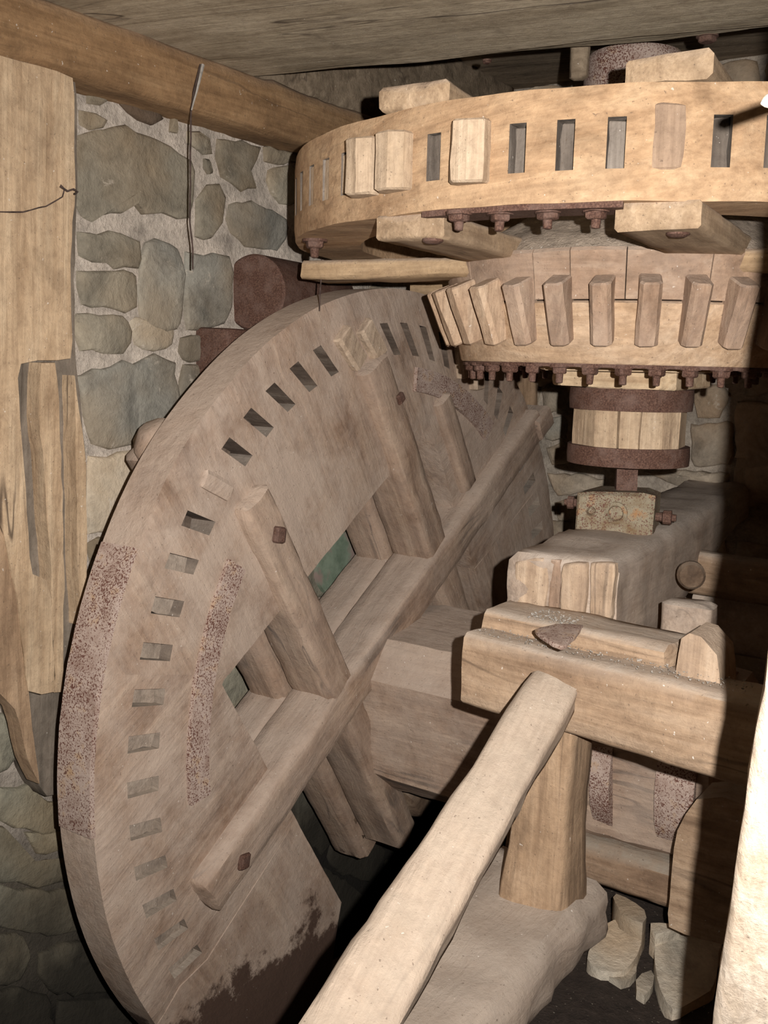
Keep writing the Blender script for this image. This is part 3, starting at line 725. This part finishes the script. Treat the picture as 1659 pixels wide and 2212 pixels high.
# arms of the spur wheel: two pairs halved together, slightly skew
sk = math.radians(6)
def sp_(s, t, z): return V(CX+s*math.cos(sk)-t*math.sin(sk), CY+s*math.sin(sk)+t*math.cos(sk), z)
for s_, sd in ((-.245, 21), (.25, 22)):
    t0 = -.845
    timber('arm', sp_(s_, t0, 2.616), sp_(s_, .86, 2.616), .155, .05, M_spurarm, spur, ch=.006, rough=.003, seed=sd)
    timber('arm', sp_(s_, t0, 2.866), sp_(s_, .86, 2.866), .155, .048, M_spurarm, spur, ch=.008, rough=.004, seed=sd+5)
for t_, sd in ((-.31, 23), (.33, 24)):
    timber('cross_arm', sp_(-.80, t_, 2.582), sp_(.82, t_, 2.582), .15, .05, M_spurarm2, spur, ch=.009, rough=.004, seed=sd)
arc = []
vs, fs, rg = [], [], []
for i in range(25):
    a = math.radians(-97.5+26*i/24)
    q = [cy_(r, a, z) for r, z in ((.80, 2.642), (.893, 2.642), (.893, 2.630), (.80, 2.630))]
    rg.append([len(vs)+k for k in range(4)]); vs += q
for a, b in zip(rg, rg[1:]): bridge(vs, fs, a, b)
fs += [tuple(rg[0]), tuple(rg[-1])]
o = obj('iron_strap', vs, fs, M_rust, spur); o['label'] = 'rusty strap under the rim'
for px, py in ((992, 462), (1080, 462), (1184, 458), (1288, 456)):
    p = at(px, py, 'z', 2.630); nut('bolt', p, (0, 0, -1), .017, .016, M_rust, spur)
p = at(680, 520, 'z', 2.638); nut('bolt', p, (0, 0, -1), .021, .021, M_rust, spur)
for px, py in ((1465, 505), (935, 520)):
    p = at(px, py, 'z', 2.590); lathe('bolt_head', p, (0, 0, -1), [(.022, -.006), (.021, .002), (.014, .006), (.004, .007)], M_rust, spur, n=14)
# wallower: two courses, leaning teeth
WT, WB, rT, rB_ = 2.605, 2.353, .505, .457
def wr(z): return rB_+(rT-rB_)*(z-WB)/(WT-WB)
def ringbody(name, z0, z1, n, mat, parent, inner, extra=0, seams=None):
    vs, fs, rings = [], [], []
    for r_, z in ((inner, z0), (wr(z0)+extra-.004, z0), (wr(z0)+extra, z0+.005), ((wr(z0)+wr(z1))/2+extra, (z0+z1)/2), (wr(z1)+extra, z1-.005), (wr(z1)+extra-.006, z1), (inner, z1)):
        ring = []
        for i in range(n):
            a = 2*math.pi*i/n; p = cy_(r_, a, z); ring.append(len(vs)); vs.append(p+V(math.cos(a), math.sin(a), 0)*fz(p, 9)*.003)
        rings.append(ring)
    for a, b in zip(rings, rings[1:]+rings[:1]): bridge(vs, fs, a, b)
    return obj(name, vs, fs, mat, parent, sharp=35)
wl = ringbody('wallower', WB, 2.492, 128, M_wall_lo, us, .10)
wl['label'] = 'wallower: smaller horizontal gear with leaning teeth and a ring of rusty bolts below'
# upper course in separate blocks with open joints
jo = [-122, -97, -86.5, -72.3, -51.5, -30, 0, 40, 80, 120, 160, 200]
for q in range(len(jo)):
    a0 = math.radians(jo[q]+.15); a1 = math.radians((jo[q+1] if q+1 < len(jo) else 238)-.15); n = max(3, int((a1-a0)/.05)); vs, fs, rings = [], [], []
    for i in range(n+1):
        a = a0+(a1-a0)*i/n; ring = []
        for r_, z in ((.12, 2.495), (wr(2.495)+.002, 2.495), (wr(2.55)+.002, 2.55), (wr(2.6)+.002, 2.598), (wr(2.6)-.004, 2.606), (.12, 2.606)):
            p = cy_(r_, a, z); ring.append(len(vs)); vs.append(p+V(math.cos(a), math.sin(a), 0)*fz(p, 9)*.003+V(0, 0, nz(p, 12)*.003 if z > 2.55 else 0))
        rings.append(ring)
    for a, b in zip(rings, rings[1:]): bridge(vs, fs, a, b)
    fs += [tuple(rings[0]), tuple(rings[-1])]; obj('rim_block', vs, fs, M_wall_up, wl)
NT_ = 32; T0 = math.radians(-77.6)
lean = math.atan2(.060, .14)
for k in range(NT_):
    a = T0+k*2*math.pi/NT_; er = V(math.cos(a), math.sin(a), 0); et = V(-math.sin(a), math.cos(a), 0)
    el = (V(0, 0, 1)*math.cos(lean)+er*math.sin(lean)); en = er*math.cos(lean)-V(0, 0, 1)*math.sin(lean)
    fresh = k in (NT_-3, NT_-4, NT_-5, NT_-6, NT_-2, NT_-7) and k in (NT_-3, NT_-4, NT_-5, NT_-6)
    w_ = .047+.003*nz((k*3.3, 0, 0)); c = cy_(wr(2.48)-.012, a+.01*nz((k*5.1, 1, 0)), 2.48+.004*nz((k*2.7, 9, 0)))
    prism('tooth', [(-w_/2, 0), (-w_/2, .052), (-w_*.34, .062), (w_*.34, .062), (w_/2, .052), (w_/2, 0)], c, et, en, el, .145, M_toothp if fresh else M_tooth, wl, rough=.001)
vs, fs, rg = [], [], []
for i in range(97):
    a = 2*math.pi*i/96
    rg.append([len(vs)+k for k in range(4)]); vs += [cy_(r, a, z) for r, z in ((.38, 2.354), (.445, 2.354), (.445, 2.345), (.38, 2.345))]
for a, b in zip(rg, rg[1:]): bridge(vs, fs, a, b)
o = obj('iron_ring', vs, fs, M_rust, wl); o['label'] = 'flat rusty ring under the wallower'
for k in range(36):
    a = math.radians(-82.1+10.2*k*360/367.2); nut('bolt', cy_(.427, a, 2.346), (0, 0, -1), .016, .020, M_rust, wl)
# clasp boards and drum below the wallower
drum = prism('drum', [(.135*math.cos(math.radians(22.5+45*i)), .135*math.sin(math.radians(22.5+45*i))) for i in range(8)], (CX, CY, 2.20), V(1, 0, 0), V(0, 1, 0), V(0, 0, 1), .20, M_rust, us)
drum['label'] = 'eight-sided wooden drum with two iron hoops'
for i in range(8):
    a0 = math.radians(-90+45*i+9-22.5); 
    for h0, h1 in (((0, .52), (.54, 1)) if i in (0, 1) else ((0, 1),)):
        c0 = cy_(.150, a0+math.radians(45)*h0+.012, 0); c1 = cy_(.150, a0+math.radians(45)*h1-.012, 0); c = (c0+c1)/2; er = (V(c.x-CX, c.y-CY, 0)).normalized(); et = (c1-c0).normalized(); w_ = (c1-c0).length
        prism('stave', [(-w_/2, -.02), (-w_/2, .0), (w_/2, .0), (w_/2, -.02)], c+V(0, 0, 2.2045), et, er, V(0, 0, 1), .214, M_stave, drum, rough=.0022, bev=.002)
for z0, z1, wb in ((2.236, 2.292, .01), (2.092, 2.141, .02)):
    o = lathe('hoop', (CX, CY, z0), (0, 0, 1), [(.150, 0), (.1605, 0), (.162, (z1-z0)/2), (.1605, z1-z0), (.150, z1-z0)], M_rust, drum, n=48, wob=.008); o['label'] = 'rusty iron hoop around the drum'
def sq(h, cr): return [(-h, -h+cr), (-h+cr, -h), (h-cr, -h), (h, -h+cr), (h, h-cr), (h-cr, h), (-h+cr, h), (-h, h-cr)]
prism('clasp_board', sq(.197, .035), (CX, CY, 2.358), V(1, 0, 0), V(0, 1, 0), V(0, 0, 1), .044, M_clasp, us, n=2, rough=.003)
prism('clasp_board', sq(.165, .03), (CX, CY, 2.3155), V(1, 0, 0), V(0, 1, 0), V(0, 0, 1), .040, M_clasp, us, n=2, rough=.003)
prism('gudgeon', [(-.027, -.027), (.027, -.027), (.027, .027), (-.027, .027)], (CX, CY, 2.055), V(.9, .43, 0), V(-.43, .9, 0), V(0, 0, 1), .12, M_rust, us)['label'] = 'square rusty iron pin'
tb = dep(1372, 120, 2.80); zt_ = at(1372, 122, 'y', tb.y-.0).z
o = lathe('top_band', (tb.x, tb.y, 2.86), (0, 0, 1), [(.125, 0), (.135, 0), (.137, zt_-2.88), (.125, zt_-2.86), (.01, zt_-2.86)], M_spot, us, n=40); o['label'] = 'rusty drum on top of the spur wheel'
# ------------------------------------------------------------------ debris heap on top of the wallower
vs, fs = [], []
n, m = 72, 16
for i in range(n):
    a = 2*math.pi*i/n
    for j in range(m+1):
        r = .13+(.49-.13)*j/m; t = (j/m)
        h = .004+.17*(1-t)**.85*(1+.35*nz((math.cos(a)*3, math.sin(a)*3, 0))); p = cy_(r, a, 2.604)
        h += max(0, nz(p, 40))*.012+nz(p, 90)*.004
        vs.append(p+V(0, 0, max(.001, h) if j < m else .001))
for i in range(n):
    for j in range(m):
        a, b = i*(m+1)+j, ((i+1) % n)*(m+1)+j; fs.append((a, a+1, b+1, b))
o = obj('debris_heap', vs, fs, M_debris, sharp=60); tag(o, 'heap of crumbled plaster, straw and dust lying on top of the toothed wallower', 'debris', kind='stuff')
# ------------------------------------------------------------------ bridge beam with bearing
bd = V(-.1, 1, 0).normalized(); b0 = V(-.935, 2.112, 1.81); b1 = b0+bd*1.85
def bpf(t):
    lo = -.055 if t < .02 else (-.11-.05*math.sin(min(1, max(0, (t-.02)/.45))*math.pi)) if t < .5 else -.11+.08*min(1, (t-.5)/.3)
    return (1.0-.0*t, lo, .11)
bb = empty('bridge_beam', (b0.x, b0.y, 1.70)); tag(bb, 'thick dusty beam pointing away from the viewer under the hooped drum, split face at its near end', 'beam')
timber('beam', b0, b1, .255, .22, M_bridge, bb, ch=.022, rough=.008, prof=bpf, seed=31, w1=.25)
for poly, th, m in (([(1115,1212),(1178,1200),(1188,1225),(1180,1320),(1150,1375),(1112,1370),(1118,1300)], .010, M_bridge_end),
                    ([(1219,1215),(1272,1213),(1268,1290),(1258,1350),(1215,1345),(1213,1290)], .012, M_bridge_end),
                    ([(1276,1213),(1334,1215),(1326,1285),(1322,1348),(1276,1352)], .009, M_bridge_end),
                    ([(1190,1205),(1214,1207),(1208,1330),(1186,1325)], .004, M_tooth)):
    poly_slab('end_strip', [at(x, y, 'y', 2.094) for x, y in poly], (0, -1, 0), th, m, bb, back=.01, rough=.004, jag=.002, inset=.004, res=.02)
# bearing block
bc = V(CX-.01, CY-.02, 1.92)
M_bear = rust('ochre_rust', True); _n = [n for n in M_bear.node_tree.nodes if n.type == 'VALTORGB'][0]
for _e, _c in zip(_n.color_ramp.elements, ((.16, .10, .05), (.25, .215, .15), (.30, .15, .06))): _e.color = (*_c, 1)
br = empty('bearing_block', bc); tag(br, 'rusty iron footstep bearing with a round boss and side bolts, on the dusty beam', 'bearing')
ea, eb = V(.97, .24, 0), V(-.24, .97, 0)
o = prism('body', [(-.103, -.01), (-.098, .088), (-.06, .098), (.07, .102), (.098, .094), (.102, -.01)], bc, ea, V(0, 0, 1), eb, .15, M_bear, br, rough=.004, bev=.008)
for dx, r in ((-.035, .012), (.04, .03)):
    lathe('boss', bc+ea*(.005 if r > .02 else -.06)+V(0, 0, .047)-eb*.072, -eb, [(r, 0), (r, .012), (r*.7, .016), (r*.6, .008), (.004, .008)], M_bear, br, n=20, wob=.05)
for sg, ln in ((-1, .045), (1, .06)):
    lathe('side_bolt', bc+ea*sg*.095+V(0, 0, .06 if sg < 0 else .038)-eb*.03, ea*sg, [(.012, 0), (.012, ln*.4), (.019, ln*.45), (.019, ln*.8), (.010, ln*.82), (.009, ln)], M_rust, br, n=10, wob=.15)
# ------------------------------------------------------------------ cross beam group
o = timber('cross_beam', (-1.062, 1.965, 1.682), (.62, 1.80, 1.664), .125, .165, M_cross, up=(0, 0, 1), ch=.011, rough=.005, seed=41)
tag(o, 'heavy oak cross beam in front, under the near end of the dusty bridge beam', 'beam')
o = timber('bearer_plank', (-1.052, 2.04, 1.778), (-.62, 2.005, 1.775), .14, .055, M_cross, ch=.010, rough=.006, seed=42)
tag(o, 'short worn plank lying on the cross beam and carrying the bridge beam end', 'plank')
w0 = at(1508, 1500, 'y', 1.93)
o = poly_slab('wedge_block', [at(x, y, 'y', 1.915) for x, y in ((1456,1482),(1470,1375),(1490,1366),(1512,1374),(1552,1412),(1556,1500),(1552,1512))], (0, -1, 0), .0, M_bridge_end, back=.11, rough=.004, jag=.002, inset=.01, res=.03)
tag(o, 'upright block with a sloping shoulder standing on the cross beam at the right', 'block')
# crumbs of plaster along the top of the cross beam
vs, fs = [], []
rr = random.Random(5)
def crumb(c, r):
    k = len(vs); e = [c+V(rr.uniform(-1, 1), rr.uniform(-1, 1), rr.uniform(-.4, 1))*r for _ in range(5)]
    vs.extend(e); fs.extend([(k, k+1, k+2), (k, k+2, k+3), (k, k+3, k+4), (k+1, k+2, k+4), (k, k+1, k+4), (k+2, k+3, k+4)])
for _ in range(420):
    t = rr.random(); p = V(-1.05+.6*t, 1.964-.06*t, 1.767)+V(0, rr.uniform(-.055, .03), 0); crumb(p, rr.uniform(.001, .0035))
for _ in range(220):
    p = dep(rr.uniform(1120, 1250), rr.uniform(1345, 1385), 2.2); crumb(V(p.x, 2.05+rr.uniform(-.09, .01), 1.805), rr.uniform(.001, .004))
o = obj('plaster_crumbs', vs, fs, M_web); tag(o, 'white plaster crumbs scattered along the top of the cross beam', 'debris', kind='stuff')
pts = [at(x, y, 'z', 1.806) for x, y in ((1150,1362),(1200,1350),(1262,1352),(1240,1378),(1215,1402),(1178,1385))]
o = poly_slab('rusty_plate', pts, (0, 0, 1), .004, M_spot, back=.004, rough=.002, jag=.003, inset=.003, res=.02)
tag(o, 'small flaking rusty plate lying below the near end of the bridge beam', 'plate')
# timbers behind the bridge beam on the right
pbk = at(1487, 1350, 'y', 2.36)
o = timber('prop_block', (pbk.x, 2.36, 1.46), (pbk.x, 2.365, pbk.z+.05), .115, .08, M_bridge, up=(0, 1, 0), ch=.01, seed=43); tag(o, 'upright grey block standing behind the cross beam, right of the bridge beam', 'block')
o = timber('back_board', (-.93, 3.05, 1.74), (-.2, 2.98, 1.74), .06, .13, M_cross, seed=44); tag(o, 'flat brown board behind the bridge beam at the right', 'board')
o = timber('back_board', (-.93, 3.12, 1.58), (-.2, 3.05, 1.58), .06, .17, M_bridge, seed=45); tag(o, 'lower grey board behind the bridge beam, under the brown one', 'board')
o = lathe('round_lug', at(1492, 1240, 'x', -.80), (.4, -1, 0), [(.036, 0), (.037, .02), (.03, .03), (.005, .032)], M_damp, n=22, wob=.08); tag(o, 'dark rounded wooden lug under the side of the bridge beam', 'lug')
# ------------------------------------------------------------------ post, brace and sills
o = timber('short_post', (-.885, 1.985, 1.17), (-.868, 1.972, 1.603), .130, .115, M_postb, up=(0, 1, 0), ch=.008, rough=.005, seed=51, prof=lambda t: (1.0+.45*max(0, .4-t), -.0625-.05*max(0, .35-t), .0625))
tag(o, 'brown flaring post under the cross beam, behind the pale diagonal brace', 'post')
pt = dep(1193, 1468, 2.03); pb = dep(742, 2212, 1.46); dirv = (pb-pt).normalized()
o = timber('diagonal_brace', pt-dirv*.01+V(0, 0, -.03), pb+dirv*.28+V(0, 0, -.03), .100, .075, M_brace, up=(.30, -.75, .55), ch=.010, rough=.006, seed=52, w1=.128, h1=.09)
tag(o, 'pale dusty diagonal brace rising from the bottom edge to the cross beam', 'brace')
o = timber('sill_beam', (-.875, 1.0, 1.105), (-.925, 2.10, 1.115), .24, .14, M_sill, ch=.03, rough=.014, seed=53, w1=.30)
tag(o, 'broad dust-covered sill log on the floor under the short post', 'beam')
o = timber('rear_sill', (-1.22, 2.565, 1.02), (-.66, 2.56, 1.02), .20, .115, M_sill2, ch=.02, rough=.006, seed=54)
tag(o, 'dusty low timber behind the sill log, below the hooped axle', 'beam')
o = timber('rear_sill', (-1.3, 2.78, 1.02), (-.55, 2.78, 1.02), .22, .04, M_sill, ch=.012, rough=.008, seed=55)
tag(o, 'flat dusty board right under the hooped axle end', 'board')
o = poly_slab('stub_timber', [at(x, y, 'y', 2.30) for x, y in ((1500,1722),(1462,1795),(1452,1870),(1438,2005),(1520,2030),(1640,2060),(1660,1760),(1560,1720))], (0, -1, 0), .0, M_cross, back=.12, rough=.006, jag=.002, inset=.01, res=.04)
tag(o, 'squared timber with a slanted end, half in shadow beside the near post', 'timber')
# loose stones on the ledge
def loose(poly, zt, th, lab, seed, tilt=0):
    pts = []
    for x, y in poly:
        p = at(x, y, 'z', zt); p.z += tilt*(p.y-2.4); pts.append(p)
    o = poly_slab('loose_stone', pts, (0, 0, 1), 0, M_flag, back=th, rough=.006, jag=.004, inset=.005, soft=3, res=.03, seed=seed); tag(o, lab, 'stone', 'loose stones on the earth ledge'); return o
loose([(1328,1925),(1395,1965),(1392,1998),(1340,1975),(1322,1950)], .95, .09, 'small pale stone wedged under the rear sill', 3)
loose([(1322,1985),(1392,2002),(1385,2040),(1352,2088),(1298,2085),(1262,2058)], .905, .035, 'largest flat grey stone lying on the dark earth beside the sill log', 4, .1)
loose([(1300,2092),(1350,2096),(1378,2062),(1375,2100),(1345,2125),(1312,2112)], .875, .03, 'rounded stone just in front of the largest flat stone', 5)
loose([(1412,2025),(1480,2005),(1560,2030),(1540,2130),(1452,2165),(1418,2100)], .91, .05, 'pale angular stone at the edge of the near post shadow', 6, .12)
loose([(1378,2100),(1412,2090),(1415,2128),(1390,2155),(1372,2140)], .872, .03, 'small ochre stone between the pale stones', 7)
loose([(1398,1990),(1450,1995),(1478,2004),(1412,2022)], .94, .07, 'narrow stone behind the pale angular stone', 8)
# ------------------------------------------------------------------ near post at the right edge
q0 = dep(1800, 450, .84); q1 = dep(1635, 1560, 1.03); q2 = dep(1545, 2180, 1.26)
nd = (q2-q0).normalized(); qa = q0-nd*.35; qb = q2+nd*.5
sd_ = nd.cross((CAM-q1).normalized()).normalized()
if sd_.dot(RT) < 0: sd_ = -sd_
hw = .10
upv = nd.cross(sd_)
if upv.dot(CAM-q1) < 0: upv = -upv
o = timber('near_post', qa+sd_*hw-upv*.05, qb+sd_*hw-upv*.05, .2, .10, M_near, up=upv, ch=.008, rough=.0035, seed=61)
tag(o, 'pale leaning timber close to the viewer at the right edge, bleached by the flash', 'post')
# ------------------------------------------------------------------ rusty iron in the wall
pa = V(-.12, .99, 0).normalized(); pc = V(-2.035, 2.30, 2.537)
o = lathe('iron_drum', pc, pa, [(.004, 0), (.103, 0), (.109, .006), (.107, .25), (.105, .43), (.09, .46), (.01, .46)], M_rust, n=48, wob=.03); tag(o, 'rusty iron cylinder lying in the stone wall above the pit wheel', 'cylinder')
o = timber('iron_bracket', (-2.05, 2.235, 2.23), (-2.05, 2.235, 2.425), .14, .20, M_rust, up=(0, 1, 0), ch=.006, rough=.003, seed=71); tag(o, 'dark rusty iron block under the rusty cylinder, behind the pit wheel rim', 'bracket')
pts = [at(x, y, 'x', XL+.03) for x, y in ((683,1225),(725,1160),(765,1140),(786,1178),(745,1235),(705,1285),(690,1260))]
o = poly_slab('green_panel', pts, (1, 0, 0), .0, M_green, back=.03, rough=.002, jag=.001, inset=.004, res=.03); tag(o, 'scrap of green painted panel seen between the pit wheel arms', 'panel')
# far upright timber right of the pit wheel
o = timber('corner_post', (-1.96, 3.885, .85), (-1.96, 3.885, 2.62), .17, .05, M_postb, up=(0, 1, 0), ch=.012, seed=72); tag(o, 'reddish upright timber in the back corner behind the pit wheel', 'post')
# threads and cobwebs
def strand(name, pts, r, mat, label, cat, nn=6):
    vs, fs, rings = [], [], []
    P = []
    for a, b in zip(pts, pts[1:]):
        k = max(2, int((b-a).length/.02))
        for i in range(k): P.append(a+(b-a)*(i/k))
    P.append(pts[-1])
    for i, p in enumerate(P):
        t = (P[min(i+1, len(P)-1)]-P[max(0, i-1)]).normalized(); e1_ = t.cross(V(.3, .9, .2)).normalized(); e2_ = t.cross(e1_)
        rr_ = r(i/len(P)) if callable(r) else r; p = p+e1_*nz(p, 25)*.003
        ring = []
        for q in range(nn):
            a = 2*math.pi*q/nn; ring.append(len(vs)); vs.append(p+(e1_*math.cos(a)+e2_*math.sin(a))*rr_*(1+.4*nz(p+V(q, 0, 0), 60)))
        rings.append(ring)
    for a, b in zip(rings, rings[1:]): bridge(vs, fs, a, b)
    fs += [tuple(rings[0]), tuple(rings[-1])]
    return tag(obj(name, vs, fs, mat), label, cat)
xs = XL+.145
strand('hanging_thread', [at(x, y, 'x', xs) for x, y in ((434,140),(420,200),(413,235),(412,300),(411,400),(410,480),(413,510),(417,545),(416,582))], lambda t: .0045 if t < .15 else .0022, M_thread, 'sooty thread hanging from the wall plate in front of the stone wall', 'thread')
strand('cobweb', [at(x, y, 'x', xs+.03) for x, y in ((438,140),(424,200),(414,238))], lambda t: .0032*(1-t)+.0012, M_web, 'grey cobweb tuft on the front of the wall plate', 'cobweb')
strand('hanging_thread', [at(x, y, 'x', -1.72) for x, y in ((694,560),(693,610),(690,672))], .0018, M_thread, 'short dark thread hanging below the bolt at the left end of the spur wheel', 'thread')
strand('wire', [at(x, y, 'x', XP+.012) for x, y in ((-60,440),(0,458),(50,458),(100,446),(135,425),(140,408),(132,400))], .0016, M_thread, 'thin wire looped across the left post', 'wire')
strand('wire_knot', [at(x, y, 'x', XP+.016) for x, y in ((130,402),(145,412),(158,408),(168,415),(160,420))], .0024, M_thread, 'small frayed knot of wire on the right edge of the left post', 'wire')
strand('cobweb', [at(x, y, 'y', 2.9) for x, y in ((690,200),(720,222),(750,235),(790,246))], lambda t: .008, M_web, 'white cobweb along the end of the wall plate above the spur wheel', 'cobweb')
lathe_o = lathe('peg', dep(1650, 222, 1.0), RT+UP*.35, [(.001, -.003), (.004, 0), (.0065, .004), (.007, .06)], M_near, n=10, wob=.2); tag(lathe_o, 'tip of a pale peg entering at the right edge, over the spur wheel rim', 'peg')
